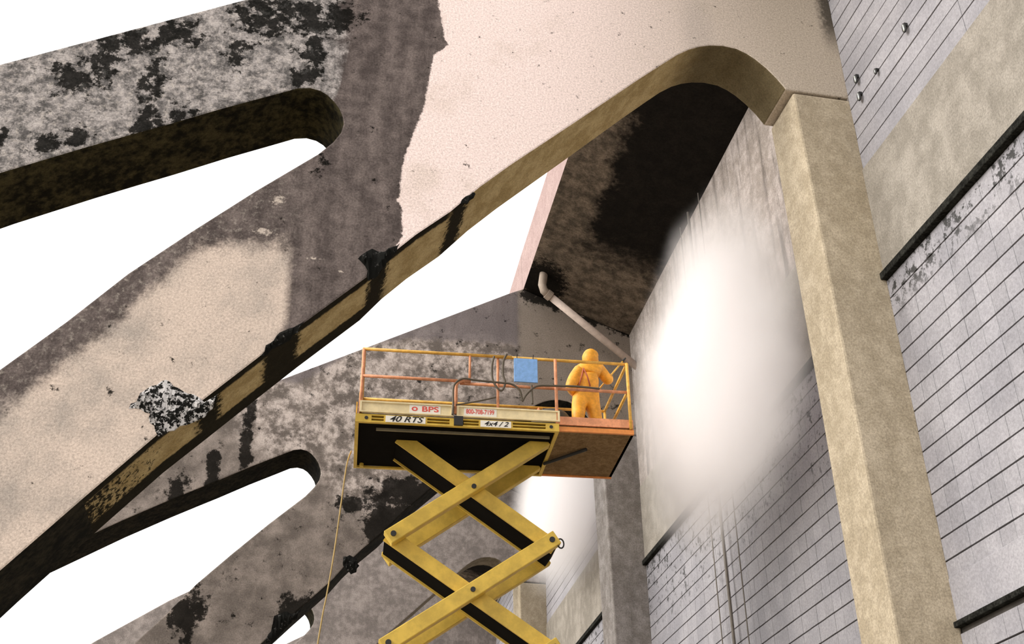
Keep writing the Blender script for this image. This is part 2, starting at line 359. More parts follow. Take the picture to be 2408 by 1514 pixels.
for wi, (nm, A, B) in enumerate(WALLS):
    d = B-A; Lw = d.length; ang = math.atan2(-d.x, d.y)
    b = MB()
    b.box((.0, 0, 0), (.4, Lw, 18), 0)                       # dark joint backing
    wob = b.build(nm, M_MORTAR, loc_=(A.x, A.y, 0), rotz=ang); tag(wob, WLAB[nm], 'wall', kind='structure')
    WF[nm] = (wob, A, ang, Lw)
    def wpt(x, y, z, A=A, ang=ang): return Vector((A.x+math.cos(ang)*x-math.sin(ang)*y, A.y+math.sin(ang)*x+math.cos(ang)*y, z))
    # plain concrete band above the ledge and the parapet
    band = MB().box((-.05, 0, LEDGE_Z+.02), (0, Lw, 10.73)).build('concrete_band', M_CONC, wob, bevel=.008)
    MB().box((-.11, 0, LEDGE_Z-.075), (0, Lw, LEDGE_Z+.02)).build('ledge_flashing', M_LEDGE, wob, bevel=.01)
    MB().box((-.09, 0, 4.775), (0, Lw, 4.835)).build('lower_flashing', M_LEDGE, wob, bevel=.008)
    MB().box((-.04, 0, 4.835), (0, Lw, 5.295)).build('plain_course', M_TILE, wob, bevel=.006)
    # square tiles below the ledge: those in view are pieces, the others one joined part
    cells = []
    ny = int(Lw/PITCHT)
    for r in range(15+19):
        z = LEDGE_Z - .075 - PITCHT*(r+.5)
        if r == 0: pass
        if z < .12: break
        if 4.70 < z < 5.30: continue
        for k in range(ny):
            y = Lw - PITCHT*(k+.5)
            P = wpt(0, y, z); q = proj(P); vis = q[2] > 1 and -10 < q[0] < 2420 and -10 < q[1] < 1524
            if nm == 'wall_middle' and y < 2.6: vis = False
            if nm in ('wall_back', 'wall_far'): vis = vis and 1190 < q[0] < 1420
            cells.append((not vis, q[2], y, z))
    cells.sort()
    rest = MB()
    for n_, (hid, dd, y, z) in enumerate(cells):
        if not hid and n_ < 295:
            o = bpy.data.objects.new('tile', tile_me); COL.objects.link(o); o.parent = wob; o.location = (random.uniform(-.003, .001), y, z)
        else: rest.box((-.028, y-.1247, z-.117), (0, y+.1247, z+.117))
    ro = rest.build('tile_field', M_TILE, wob); ro['kind'] = 'stuff'
    # long courses above the plain band
    for r in range(0 if nm == 'wall_middle' else 14):
        z = 10.73 + PITCHT*(r+.5); k = 0
        while Lw - 2.5*k > .3:
            y = Lw - 2.5*k - 1.25; k += 1
            if y < 1.25:
                continue
            o = bpy.data.objects.new('course', course_me); COL.objects.link(o); o.parent = wob; o.location = (random.uniform(-.004, .002), y, z)
    MB().box((-.04, 0, 10.735 if nm == 'wall_middle' else 14.29), (0, Lw, 18)).build('head_band', M_STREAK if nm == 'wall_middle' else M_CONC, wob)
    # sloping roof slab between the ribs
    y0 = 0
    sec = [(0,14.42),(-2.5,15.36),(-2.52,16.38),(-.3,16.7),(0,16.7)]
    rb = MB(); n = len(sec); mi = [0,1,2,2,2]
    b0 = len(rb.v); rb.v += [(x, y0, z) for x, z in sec]+[(x, Lw, z) for x, z in sec]
    rb.f.append(tuple(range(n))); rb.m.append(2); rb.f.append(tuple(range(2*n-1, n-1, -1))); rb.m.append(2)
    for i in range(n): j = (i+1) % n; rb.f.append((i, n+i, n+j, j)); rb.m.append(mi[i])
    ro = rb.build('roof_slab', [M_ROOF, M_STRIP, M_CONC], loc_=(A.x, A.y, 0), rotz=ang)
    tag(ro, 'sloping concrete roof slab with underside blackened by stain and painted shade over the %s bay' % {'wall_right':'nearest','wall_middle':'washed','wall_back':'third','wall_far':'last'}[nm], 'roof', kind='structure')

# ------------------------------------------------------------------ ribs
topedge = [(6.895,14.40),(4.44,15.30),(4.38,15.335),(4.03,15.16),(.82,13.33),(-1.18,12.19),(-3.7,10.67),(-5.36,9.5),(-9,6.75),(-14,2.75),(-17.2,0.0)]
armlow = [(-14.8,0.0),(-13.3,1.3),(-9,4.9),(-5.5,7.8)]
slot = [(0,407),(201,347),(311,316),(402,291),(532,253),(652,221),(700,208),(730,207),(752,213),(770,224),(786,240),(798,257),(805,275),(807,291),(801,311),(783,333),(748,361),(602,447),(452,542),(301,642),(156,755),(0,867)]
legtop = [(-4.2,5.15),(-6.2,2.5),(-8.0,0.0)]
legbot = [(-5.6,0.0),(-4.2,2.45),(-3.2,3.9)]
legpx = [(0,1343),(194,1174),(369,1024),(483,937),(613,837),(708,765),(863,652),(918,600),(979,552),(1060,498),(1129,440),(1200,389),(1265,346),(1366,279),(1501,188),(1560,150),(1592,130),(1620,117),(1645,110),(1670,107),(1700,108),(1732,115),(1755,126),(1775,139),(1802,161),(1825,184),(1843,205)]
poly = []; side = []
def addp(pts, mi):
    for p in pts: poly.append(p); side.append(mi)
addp(topedge, 0); addp(armlow, 2); addp([loc(p) for p in slot[:16]], 2); addp([loc(p) for p in slot[16:]], 0); addp(legtop, 0); addp(legbot, 3)
addp([loc(p) for p in legpx[:1]], 3); addp([loc(p) for p in legpx[1:]], 1); addp([(5.96, 11.955), (6.895, 11.955)], 0)
THK = .75
RL = ['great concrete rib nearest the viewer, half of it washed clean and pink', 'second concrete rib, blotched with pale lichen, behind the yellow lift',
      'third concrete rib, plain grey, seen below and between the scissor arms', 'farthest concrete rib, mostly hidden behind the third']
RM = [(M_NEAR, M_SOFF, M_SLOT, M_BLK, M_COLN), (M_MID, M_BLK, M_BLK, M_BLK, M_COLG), (M_FAR, M_ARCHF, M_SLOT, M_BLK, M_COLN), (M_FAR, M_ARCHF, M_SLOT, M_BLK, M_COLG)]
roots = []
for i, (a, tx, ty) in enumerate(RIBS):
    r = empty('concrete_rib', (tx, Y1+ty, 0), math.radians(a)); roots.append(r)
    tag(r, RL[i], 'buttress', 'sloping concrete ribs along the wall')
    mf, ms, mslot, mblk, mcol = RM[i]
    pb = MB().prism(poly, 0, THK, 0, side); npl = len(poly)
    for q_ in range(npl, 2*npl): x_, y_, z_ = pb.v[q_]; pb.v[q_] = (x_, THK + .21*min(1, max(0, (4.6-x_)/3.2)), z_)     # the rib thickens towards its foot
    bd = pb.build('rib_body', [mf, ms, mslot, mblk], r, tri=True, bevel=.022)
    cpoly = [(6.06, 11.915), (6.12, 8.0), (6.15, 4.0), (6.17, 0), (6.895, 0), (6.895, 11.915)]
    MB().prism(cpoly, -.004, THK+.004, 0).build('column', [mcol], r, bevel=.03)

# crusts of black growth on the edge of the nearest rib's leg
def mat_crust(name, hi, th):
    g = G(name, .8); n = g.noise(g.obj, 16, 4, .75); c = g.mix(g.ss(n, th, th+.07), (.008, .008, .007), hi); return g.out(c)
M_CRUST = mat_crust('black_crust', (.10, .095, .09), .60); M_FLAKE = mat_crust('flaky_grey_crust', (.46, .44, .43), .47)
def crust(pxs, mat, thick, name='growth_crust', y=0.0, seed=1, i=0):
    rnd = random.Random(seed); P = [loc(p, i) for p in pxs]; Q = []
    for k in range(len(P)):
        a, b = Vector(P[k]), Vector(P[(k+1) % len(P)]); n = max(2, int((b-a).length/.05)); nr = Vector((-(b-a).y, (b-a).x)).normalized()
        for t in range(n): Q.append(a.lerp(b, t/n) + nr*rnd.uniform(-.022, .022)*(t > 0))
    bm = bmesh.new(); vs = [bm.verts.new((q.x, y, q.y)) for q in Q]; f = bm.faces.new(vs)
    bmesh.ops.triangulate(bm, faces=[f]); bmesh.ops.subdivide_edges(bm, edges=[e for e in bm.edges if e.calc_length() > .1], cuts=2, use_grid_fill=True)
    bmesh.ops.triangulate(bm, faces=bm.faces[:])
    outer = {v for v in bm.verts if v.is_boundary}
    for v in bm.verts: v.co.y = y - (.004 if v in outer else thick*rnd.uniform(.4, 1.2))
    bmesh.ops.recalc_face_normals(bm, faces=bm.faces)
    back = bmesh.ops.extrude_face_region(bm, geom=bm.faces[:]); 
    for e in back['geom']:
        if isinstance(e, bmesh.types.BMVert): e.co.y = y + .012
    bmesh.ops.recalc_face_normals(bm, faces=bm.faces)
    me = bpy.data.meshes.new(name); bm.to_mesh(me); bm.free(); return link(name, me, mat, roots[i])
crust([(303,961),(345,915),(390,893),(440,925),(480,946),(512,926),(500,960),(470,985),(440,998),(410,1012),(372,1026),(362,1000),(350,985),(356,973),(330,962)], M_FLAKE, .05, seed=2)
crust([(842,608),(850,600),(875,585),(905,592),(925,580),(940,572),(925,600),(900,630),(880,655),(868,660),(862,648),(858,625)], M_CRUST, .06, seed=3)
crust([(612,838),(625,812),(650,790),(690,770),(715,757),(700,782),(650,815),(630,832)], M_CRUST, .05, seed=4)
crust([(1082,480),(1095,462),(1112,452),(1118,456),(1100,478)], M_CRUST, .02, seed=6)
crust([(806,1322),(808,1308),(822,1305),(838,1312),(845,1330),(838,1345),(825,1350),(815,1342)], M_CRUST, .06, seed=7, i=1)
crust([(625,1512),(640,1470),(645,1448),(668,1438),(690,1442),(712,1428),(700,1450),(670,1478),(640,1512)], M_CRUST, .06, seed=8, i=1)

# ------------------------------------------------------------------ fittings on the walls
def on_wall(p, nm):
    wob, A, ang, Lw = WF[nm]; n = Vector((math.cos(ang), math.sin(ang), 0)); d = ray(p)
    P = CAMP + d*((Vector((A.x, A.y, 0))-CAMP).dot(n)/d.dot(n)); t = Vector((-math.sin(ang), math.cos(ang), 0))
    return (P-Vector((A.x, A.y, 0))).dot(t), P.z
for p, r, lab in (((1747,1514), .026, 'thick grey conduit, middle one of three on the washed tile wall'), ((1719,1514), .010, 'thin grey conduit left of the thick one on the tile wall'), ((1783,1514), .010, 'thin grey conduit right of the thick one on the tile wall')):
    wob, A, ang, Lw = WF['wall_middle']; y, z = on_wall(p, 'wall_middle'); y_ = y
    r_ = empty('wall_conduit', (A.x + math.cos(ang)*-.17 - math.sin(ang)*y, A.y + math.sin(ang)*-.17 + math.cos(ang)*y, 0), ang); tag(r_, lab, 'conduit', 'conduits on the tile wall')
    MB().tube([(.03,0,0), (.03,0,7), (.03,0,14.45)], r, 10).build('pipe', M_CONDUIT, r_, smooth=True)
    for zz in (2.0, 5.1, 10.0, 12.5): MB().box((.03,-r-.012,zz-.012),(.165 if zz > 11 or zz < 4 else .13,r+.012,zz+.012)).build('clamp', M_CONDUIT, r_)
M_PIPE = plain('pale_drain_pipe', (.56, .46, .40), .6); M_PIPED = plain('drain_collar', (.30, .24, .19), .7)
pr = empty('drain_pipe', ribpt(1, 0, 0, 0), math.radians(RIBS[1][0])); tag(pr, 'pale drain pipe slanting down from the roof edge to the second column', 'pipe')
def lp(p, y=-.14): x, z = loc(p, 1); return Vector((x, y, z))
pw = Vector(pr.location)
def pp(p, Y): return Matrix.Rotation(-math.radians(RIBS[1][0]), 3, 'Z') @ (at_y(p, Y)-pw)
pa, pb = pp((1288,692), 20.45), pp((1512,874), 21.12); d_ = (pb-pa).normalized()
MB().tube([pa, pa.lerp(pb, .5), pb], .082, 14).build('pipe', M_PIPE, pr, smooth=True)
MB().tube([pp((1280,632), 20.5), pp((1277,655), 20.46), pp((1275,670), 20.44), pp((1279,683), 20.44), pa+d_*.03], .092, 14).build('elbow', M_PIPED, pr, smooth=True)
MB().tube([pa-d_*.03, pa+d_*.09], .112, 14).build('collar', M_PIPED, pr)
M_WHITEM = plain('bright_metal', (.75, .78, .76), .3, 0.3, .6); M_DARKM = plain('dark_iron', (.02, .02, .02), .6)
for p, lab in (((2140,68), 'iron eye hook highest on the wall above the plain band'), ((2072,170), 'small iron eye hook between the tile courses, second highest'), ((2025,188), 'iron eye hook closest to the column'), ((2033,229), 'lowest of the four iron eye hooks beside the column')):
    y, z = on_wall(p, 'wall_right'); r_ = empty('eye_hook', (6.87, -3.0+y, z)); tag(r_, lab, 'hook', 'eye hooks on the wall'); k = .6 if p[0] == 2072 else 1
    MB().tube([(-.05, .028*k*math.cos(a*math.pi/8), .062*k*math.sin(a*math.pi/8)) for a in range(16)], .012, 6, closed=True).build('ring', M_DARKM, r_, smooth=True)
    MB().tube([(-.055, .0, -.05*k), (-.055, 0, .05*k)], .012*k, 8).build('pin', M_WHITEM, r_, smooth=True)
    MB().box((-.045, -.02, .03*k), (.0, .02, .075*k)).build('plate', M_DARKM, r_)

# ------------------------------------------------------------------ scissor lift
M_YEL = plain('lift_yellow', (.62, .42, .065), .55, var=.16, sc=3); M_CREAM = plain('lift_cream', (.78, .66, .40), .55, var=.1); M_ORG = plain('lift_orange', (.72, .26, .06), .5, var=.15)
M_RAILY = plain('rail_yellow', (.72, .40, .07), .5, var=.2, sc=9); M_RAILO = plain('rail_orange', (.70, .30, .15), .5, var=.2, sc=9)
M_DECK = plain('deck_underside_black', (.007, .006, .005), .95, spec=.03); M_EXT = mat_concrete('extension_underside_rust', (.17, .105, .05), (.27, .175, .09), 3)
M_WHITE = plain('decal_white', (.85, .82, .74), .5, var=.04); M_RED = plain('decal_red', (.72, .07, .05), .5); M_INK = plain('decal_black', (.01, .01, .01), .5); M_TYRE = plain('tyre_rubber', (.03, .03, .03), .9)
LA = math.radians(-3.8)
lift = empty('scissor_lift', (.77, 14.5, 0), LA); tag(lift, 'yellow scissor lift raised high between the first and second ribs', 'lift')
LU, LV = 2.9, 1.66
def lw(u, v, z): return Vector((.77 + math.cos(LA)*u - math.sin(LA)*v, 14.5 + math.sin(LA)*u + math.cos(LA)*v, z))
def U(px): return (px-835)/163.8
ZB, ZF = 8.48, 8.66
# frame: side beams with openings
fr = MB()
for v0, v1 in ((0, .05), (LV-.05, LV)):
    fr.box((0, v0, ZB), (LU, v1, ZB+.028)).box((0, v0, ZB+.105), (LU, v1, ZB+.125))
    for a, b in ((835,872),(900,1000),(1052,1062),(1120,1200),(1278,1310)): fr.box((U(a), v0, ZB+.028), (U(b), v1, ZB+.105))
    fr.box((U(872), v0, ZB+.058), (U(900), v1, ZB+.072)).box((U(1000), v0, ZB+.058), (U(1052), v1, ZB+.072)).box((U(1085), v0, ZB+.058), (U(1120), v1, ZB+.072)).box((U(1200), v0, ZB+.058), (U(1278), v1, ZB+.072))
fr.box((0, .05, ZB), (.05, LV-.05, ZB+.125)).box((LU-.05, .05, ZB), (LU, LV-.05, ZB+.125))
frame = fr.build('platform_frame', M_YEL, lift)
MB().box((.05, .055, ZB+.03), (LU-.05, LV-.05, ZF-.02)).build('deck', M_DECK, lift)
MB().box((.3, .24, ZB-.005), (LU-.1, .27, ZB+.03)).build('cross_beam', plain('dirty_flange', (.22, .19, .12), .7), lift)
for u in (.12, 2.45): MB().tube([(u, LV-.12, ZB-.02), (u, LV-.12, ZB+.03)], .032, 12).build('marker_disc', M_YEL, lift)
for u in (U(860), U(1291)): MB().tube([(u, -.006, ZB+.065), (u, .02, ZB+.065)], .026, 12).build('bolt', M_DARKM, frame)
MB().box((U(1062), -.03, ZB+.01), (U(1083), .05, ZB+.15)).build('junction_box', M_DARKM, lift)
# toe boards
def toe(u0, u1, v0, v1, z0, z1, mat, lip=True):
    t = MB().box((u0, v0, z0), (u1, v1, z1)).build('toe_board', mat, lift)
    if lip:
        q = .018
        MB().box((u0, v0-q, z1-.022), (u1, v0, z1)).box((u0, v0-q, z0), (u1, v0, z0+.018)).box((u0, v0-q, z0+.018), (u0+.03, v0, z1-.022)).box((u1-.03, v0-q, z0+.018), (u1, v0, z1-.022)).build('lip', mat, t)
    return t
t1 = toe(U(843), U(1060), .0, .02, ZB+.15, ZB+.325, M_CREAM); t2 = toe(U(1068), U(1312), .0, .02, ZB+.15, ZB+.32, M_CREAM)
toe(U(843), U(1312), LV-.02, LV, ZB+.15, ZB+.32, M_CREAM, False); toe(0, .02, .03, LV-.03, ZB+.15, ZB+.32, M_RAILY, False)
# lettering
def text(s, size, mat, parent, u, z, v=-.004, shear=0.0, sx=1.0):
    cu = bpy.data.curves.new('lettering', 'FONT'); cu.body = s; cu.size = size; cu.extrude = .001; cu.shear = shear; cu.align_x = 'CENTER'; cu.align_y = 'CENTER'; cu.offset = size*.012
    to = bpy.data.objects.new('tmp', cu); COL.objects.link(to); bpy.context.view_layer.update()
    me = bpy.data.meshes.new_from_object(to.evaluated_get(bpy.context.evaluated_depsgraph_get())); bpy.data.objects.remove(to)
    me.transform(Matrix.Translation((u, v, z)) @ Matrix.Rotation(math.pi/2, 4, 'X') @ Matrix.Diagonal((sx, 1, 1, 1)))
    me.materials.clear(); return link('lettering', me, mat, parent)
MB().box((U(958), -.004, ZB+.172), (U(1030), 0, ZB+.30)).build('decal', M_WHITE, t1)
text('BPS', .115, M_RED, t1, U(1006), ZB+.238, -.006, sx=1.4); text('o', .13, M_RED, t1, U(970), ZB+.248, -.006, sx=1.3)
MB().box((U(1085), -.004, ZB+.172), (U(1162), 0, ZB+.30)).build('decal', M_WHITE, t2)
text('800-708-7199', .10, M_RED, t2, U(1123), ZB+.238, -.006, sx=.72)
MB().box((U(904), -.006, ZB+.012), (U(996), 0, ZB+.112)).build('decal', M_WHITE, frame)
text('40 RTS', .125, M_INK, frame, U(950), ZB+.062, -.008, .35, 1.25)
MB().box((U(1124), -.006, ZB+.012), (U(1196), 0, ZB+.112)).build('decal', M_WHITE, frame)
text('4x4 / 2', .105, M_INK, frame, U(1160), ZB+.062, -.008, .35, 1.15)
# guard rails
ZM, ZT, rr = 9.215, 9.655, .024
def rail(name, pts, mat, r=rr): return MB().tube(pts, r, 8).build(name, mat, lift, smooth=True)
rail('top_rail', [(.06,.02,ZT), (U(1200),.02,ZT)], M_RAILY); rail('top_rail', [(U(1165),.055,ZT+.012), (3.98,.055,ZT+.012)], M_RAILY)
rail('mid_rail', [(.06,.02,ZM), (U(1100),.02,ZM)], M_RAILO); rail('mid_rail', [(U(1075),.055,ZM-.02), (3.98,.055,ZM-.02)], M_RAILO)
rail('top_rail', [(.06,LV-.02,ZT), (3.98,LV-.02,ZT)], M_RAILY); rail('mid_rail', [(.06,LV-.02,ZM), (3.98,LV-.02,ZM)], M_RAILO)
for z in (ZT, ZM, (ZM+ZF)/2): rail('end_rail', [(.06,.02,z), (.06,LV-.02,z)], M_RAILY, .028)
for v in (.35, .75, 1.15): rail('end_post', [(.06,v,ZF), (.06,v,ZT)], M_RAILY, .02)
for v in (.02, LV-.02):
    rail('post', [(.06,v,ZB+.15), (.06,v,ZT)], M_RAILO); rail('post', [(U(1306),v,ZB+.13), (U(1306),v,ZT)], M_RAILO)
    rail('post', [(3.96,v,ZB+.1), (3.96,v,ZT)], M_RAILY)
rail('post', [(U(1066),.02,ZB+.2), (U(1066),.02,ZM-.08), (U(1070),.02,ZM-.03), (U(1080),.02,ZM)], M_RAILO); rail('post', [(U(1166),.045,ZB+.2), (U(1166),.045,ZT)], M_RAILO, .02)
rail('post', [(U(1098),.02,ZM), (U(1098),.02,ZT)], M_RAILO, .018)
for z in (ZT, ZM): rail('end_rail', [(3.96,.02,z), (3.96,LV-.02,z)], M_RAILY)
# roll-out extension
EU0, EU1 = 2.0, 4.0
MB().box((LU+.002, .06, ZB+.02), (EU1, LV-.05, ZF-.02)).build('extension_deck', M_EXT, lift)
MB().box((LU, .02, ZB+.02), (EU1, .06, ZB+.09)).box((EU1-.04, .06, ZB+.02), (EU1, LV-.05, ZB+.09)).box((LU, LV-.06, ZB), (EU1, LV-.02, ZB+.07)).build('extension_frame', M_ORG, lift)
toe(LU, EU1, .03, .05, ZB+.125, ZB+.255, M_RAILO, False); toe(EU1-.02, EU1, .05, LV-.05, ZB+.11, ZB+.24, M_ORG, False); toe(LU-.8, EU1-.05, LV-.06, LV-.04, ZB+.2, ZB+.36, M_ORG, False)
MB().tube([(LU-.05, 1.1, ZB-.03), (LU+.5, .55, ZB-.01)], .025, 8).build('extension_brace', M_DARKM, lift)
# scissor arms
ZTOP, DZ, NL = 8.46, 1.49, 5; UL, UR = .62, 2.83; lv = [ZTOP - DZ*k + .05 for k in range(NL+1)]
def arm(pa, pb, v0, v1, name='scissor_arm', hh=.105):
    a, b = Vector((pa[0],0,pa[1])), Vector((pb[0],0,pb[1])); d = (b-a).normalized(); n = Vector((-d.z,0,d.x)); a = a-d*.09; b = b+d*.09
    P = [a+n*hh, b+n*hh, b-n*hh, a-n*hh]; return MB().prism([(p.x, p.z) for p in P], v0, v1).build(name, M_YEL, lift, bevel=.012)
def channel(pa, pb, v0, v1):
    a, b = Vector((pa[0],0,pa[1])), Vector((pb[0],0,pb[1])); d = (b-a).normalized(); n = Vector((-d.z,0,d.x)); n = n if n.z > 0 else -n; a = a-d*.09; b = b+d*.09; hh = .105
    def bar(h0, h1): return [(p.x, p.z) for p in (a+n*h1, b+n*h1, b+n*h0, a+n*h0)]
    o = MB().prism(bar(-hh, hh), v0, v0+.03).prism(bar(-hh, -hh+.05), v1-.03, v1).prism(bar(hh-.02, hh), v0+.03, v1).build('scissor_arm', M_YEL, lift)
    MB().prism(bar(-hh+.03, hh-.025), v0+.034, v1-.004).build('channel_shade', M_DECK, o)  # near-black fill stands in for the shade inside the open channel
def pin(u, z, v0, v1, r=.04): MB().tube([(u, v0, z), (u, v1, z)], r, 12).build('pivot_pin', M_DARKM, lift)
for k in range(NL):
    # side pins sit half a step below the pivots of the platform
    zt = lv[k] - (0 if k == 0 else 0) ; zb = lv[k+1]
    ul, ur = (UL+.1, UR-.12) if k == 0 else (UL, UR)
    arm((UL, zb), (ur, zt), .44, .60); channel((ul, zt), (UR, zb), .62, 1.30); arm((UL, zb), (ur, zt), 1.32, 1.46)
    pin((UL+UR)/2, (zt+zb)/2, .42, 1.48, .035); pin(UL, zb, .42, 1.48); pin(UR, zb, .42, 1.48)
MB().tube([(UR+.13+.045*math.sin(a*math.pi/8), .5+.02*math.cos(a*math.pi/8), lv[1]-.03+.075*math.cos(a*math.pi/8)) for a in range(16)], .011, 6, closed=True).build('shackle', M_DARKM, lift, smooth=True)
MB().box((UL-.25, .1, .55), (UR+.25, LV-.1, 1.12)).build('chassis', M_YEL, lift, bevel=.04)
for u in (UL, UR):
    for v0, v1 in ((-.15, .1), (LV-.1, LV+.15)): MB().tube([(u, v0, .42), (u, v0+.02, .42), (u, v1-.02, .42), (u, v1, .42)], .42, 20, taper=(.9,1,1,.9)).build('wheel', M_TYRE, lift); 
for v0 in (.1, LV-.3): MB().box((UL-.1, v0, .38), (UR+.1, v0+.2, .56)).build('axle_beam', M_YEL, lift)

# things on the platform
bl = empty('blue_board', lw(U(1232), -.03, ZM+.0), LA); tag(bl, 'blue rectangular board hanging on the guard rail of the lift', 'board')
M_BLUE = plain('blue_board', (.22, .42, .78), .6, var=.12, sc=14)
MB().box((-.175, -.012, .01), (.175, .012, .40)).build('panel', M_BLUE, bl, bevel=.006)
for u in (-.12, .12): MB().tube([(u, .012+.05*math.sin(a*math.pi/6), .41+.05*(-math.cos(a*math.pi/6))+.02) for a in range(7)], .006, 6).build('hook', M_DARKM, bl)
M_HOSE = plain('dark_hose', (.10, .08, .055), .6)
def hose(pts, lab, r=.016, cat='hose', mat=None, name='hose'):
    # smooth path through points
    P = [Vector(p) for p in pts]; Q = []
    for i in range(len(P)-1):
        p0, p1, p2, p3 = P[max(i-1,0)], P[i], P[i+1], P[min(i+2,len(P)-1)]
        for k in range(6):
            t = k/6; Q.append(.5*((2*p1)+(p2-p0)*t+(2*p0-5*p1+4*p2-p3)*t*t+(3*p1-p0-3*p2+p3)*t**3))
    Q.append(P[-1]); o = MB().tube(Q, r, 8).build(name, mat or M_HOSE, smooth=True); tag(o, lab, cat); return o
def hz(px, py, v=-.03):
    Y = 14.5 + math.sin(LA)*U(px) + v; return at_y((px, py), Y)
hose([hz(1064,975), hz(1066,950), hz(1066,915), hz(1072,900), hz(1090,890), hz(1120,894), hz(1180,900,-.035), hz(1205,904,-.035), hz(1222,918), hz(1228,942,0)], 'dark hose running along the middle rail and looping down at both ends')
hose([hz(1228,944,0), hz(1240,925), hz(1262,908,-.035), hz(1300,907,-.035), hz(1360,909,-.035), hz(1410,914,-.02)], 'dark hose arching from the deck up to the middle rail towards the worker')
hose([hz(1192,832), hz(1184,850), hz(1183,880), hz(1188,900), hz(1180,918), hz(1168,910), hz(1158,890), hz(1157,860), hz(1162,838)], 'dark hose loop hung over the top rail beside the blue board')
hose([hz(1166,934,.0), hz(1120,944,.0), hz(1072,952,.0)], 'thin dark cable slanting above the phone number board', .012, 'cable', name='cable')
hose([hz(1250,905), hz(1251,925), hz(1252,950)], 'short dark hose hanging below the blue board', .016)
dr = empty('pump_drum', lw(2.95, .95, ZF)); tag(dr, 'dark dome-topped pump drum standing on the lift deck', 'drum')
M_DRUM = plain('olive_drum', (.06, .052, .035), .6)
pts = [(0,0,0),(0,0,.02),(0,0,.46),(0,0,.53),(0,0,.57),(0,0,.585)]
MB().tube(pts, .30, 24, taper=(.97,1,1,.85,.5,.05)).build('tank', M_DRUM, dr, smooth=True)
MB().tube([(-.12,0,.575),(-.12,0,.63),(.12,0,.63),(.12,0,.575)], .014, 6).build('handle', M_DARKM, dr)
rp = [at_y(p, 16.05) for p in ((826,1060),(815,1095),(800,1200),(784,1310),(768,1400),(757,1455),(735,1600))]; rp.append(Vector((rp[-1].x-.1, 16.05, 3))); rp.append(Vector((rp[-1].x-.05, 16.05, .02)))
hose(rp, 'thin yellow rope hanging from the left end of the lift platform', .011, 'rope', plain('rope_yellow', (.42, .30, .12), .8), 'rope')

# ------------------------------------------------------------------ worker in orange rain suit
M_SUIT = plain('rain_suit_orange', (.80, .36, .03), .5, var=.2, sc=7); M_SKIN = plain('skin', (.55, .36, .27), .6, var=.05); M_GLOVE = plain('glove_orange', (.70, .30, .04), .6); M_BOOT = plain('rubber_boot', (.05, .045, .03), .6); M_STRAP = plain('strap_red', (.45, .12, .06), .7)
WY = 15.15
def W(px, py, dy=0.0): return at_y((px, py), WY+dy)
wroot = empty('person', (W(1382, 930).x, WY, ZF)); tag(wroot, 'person in an orange hooded rain suit holding a spray lance on the lift', 'person')
def skin(name, V, E, root, mat, sub=2):
    bm = bmesh.new(); ly = bm.verts.layers.skin.verify(); vs = []
    for (p, r) in V:
        v = bm.verts.new(Vector(p)-wroot.location); v[ly].radius = (r, r) if not isinstance(r, tuple) else r; vs.append(v)
    vs[root][ly].use_root = True
    for a, b in E: bm.edges.new((vs[a], vs[b]))
    me = bpy.data.meshes.new(name); bm.to_mesh(me); bm.free(); o = link(name, me, mat, wroot)
    md = o.modifiers.new('skin', 'SKIN'); md.use_smooth_shade = True; sm = o.modifiers.new('sub', 'SUBSURF'); sm.levels = sub; sm.render_levels = sub
    return o
pel = W(1377, 932); fz = ZF+.09
V = [(pel, .19), (W(1380,908), .185), (W(1384,884), .20), (W(1386,868), .15), (W(1387,856), .085),          # 0-4 spine, neck
     (W(1364,870,-.04), .115), (W(1350,890,-.10), .105), (W(1341,908,-.14), .095), (W(1348,920,.02), .08), (W(1357,930,.14), .062),   # 5-9 left arm
     (W(1408,868,.04), .11), (W(1421,882,.06), .095), (W(1431,897,.05), .085), (W(1433,890,.22), .07), (W(1432,884,.34), .055),   # 10-14 right arm
     (pel+Vector((-.11,0,-.10)), .13), (pel+Vector((-.16,-.10,-.42)), .105), (Vector((pel.x-.17, WY+.02, fz+.12)), .085), (Vector((pel.x-.17, WY+.02, fz)), .08),
     (pel+Vector((.11,.02,-.10)), .13), (pel+Vector((.16,.02,-.42)), .105), (Vector((pel.x+.20, WY+.14, fz+.12)), .085), (Vector((pel.x+.20, WY+.14, fz)), .08)]
E_ = [(0,1),(1,2),(2,3),(3,4),(3,5),(5,6),(6,7),(7,8),(8,9),(3,10),(10,11),(11,12),(12,13),(13,14),(0,15),(15,16),(16,17),(17,18),(0,19),(19,20),(20,21),(21,22)]
skin('body', V, E_, 0, M_SUIT)
# hooded head, turned towards the wall
hc = W(1388, 842, .02)-wroot.location; hd = Vector((.82, .57, 0)).normalized(); sdv = Vector((-hd.y, hd.x, 0))
def ell(c, rx, ry, rz, seg=20, rings=14, keep=None, f=None):
    b = MB()
    for i in range(rings+1):
        th = math.pi*i/rings
        for j in range(seg):
            ph = 2*math.pi*j/seg; a, s_, t = rx*math.sin(th)*math.cos(ph), ry*math.sin(th)*math.sin(ph), rz*math.cos(th)
            if f: a, s_, t = f(a, s_, t)
            b.v.append(tuple(c + hd*a + sdv*s_ + Vector((0,0,t))))
    for i in range(rings):
        for j in range(seg): b.f.append((i*seg+j, i*seg+(j+1)%seg, (i+1)*seg+(j+1)%seg, (i+1)*seg+j)); b.m.append(0)
    return b
def hoodshape(a, s_, t):
    if t > .05: a += .05*(t/.15)*(1 if a > 0 else .3)          # peak over the brow
    if t < -.05: s_ *= 1.12; a *= .98
    if a > .07 and abs(s_) < .085 and -.10 < t < .09: a = .045  # face opening
    return a, s_, t
ell(hc, .135, .125, .165, 28, 20, f=hoodshape).build('hood', M_SUIT, wroot, smooth=True)
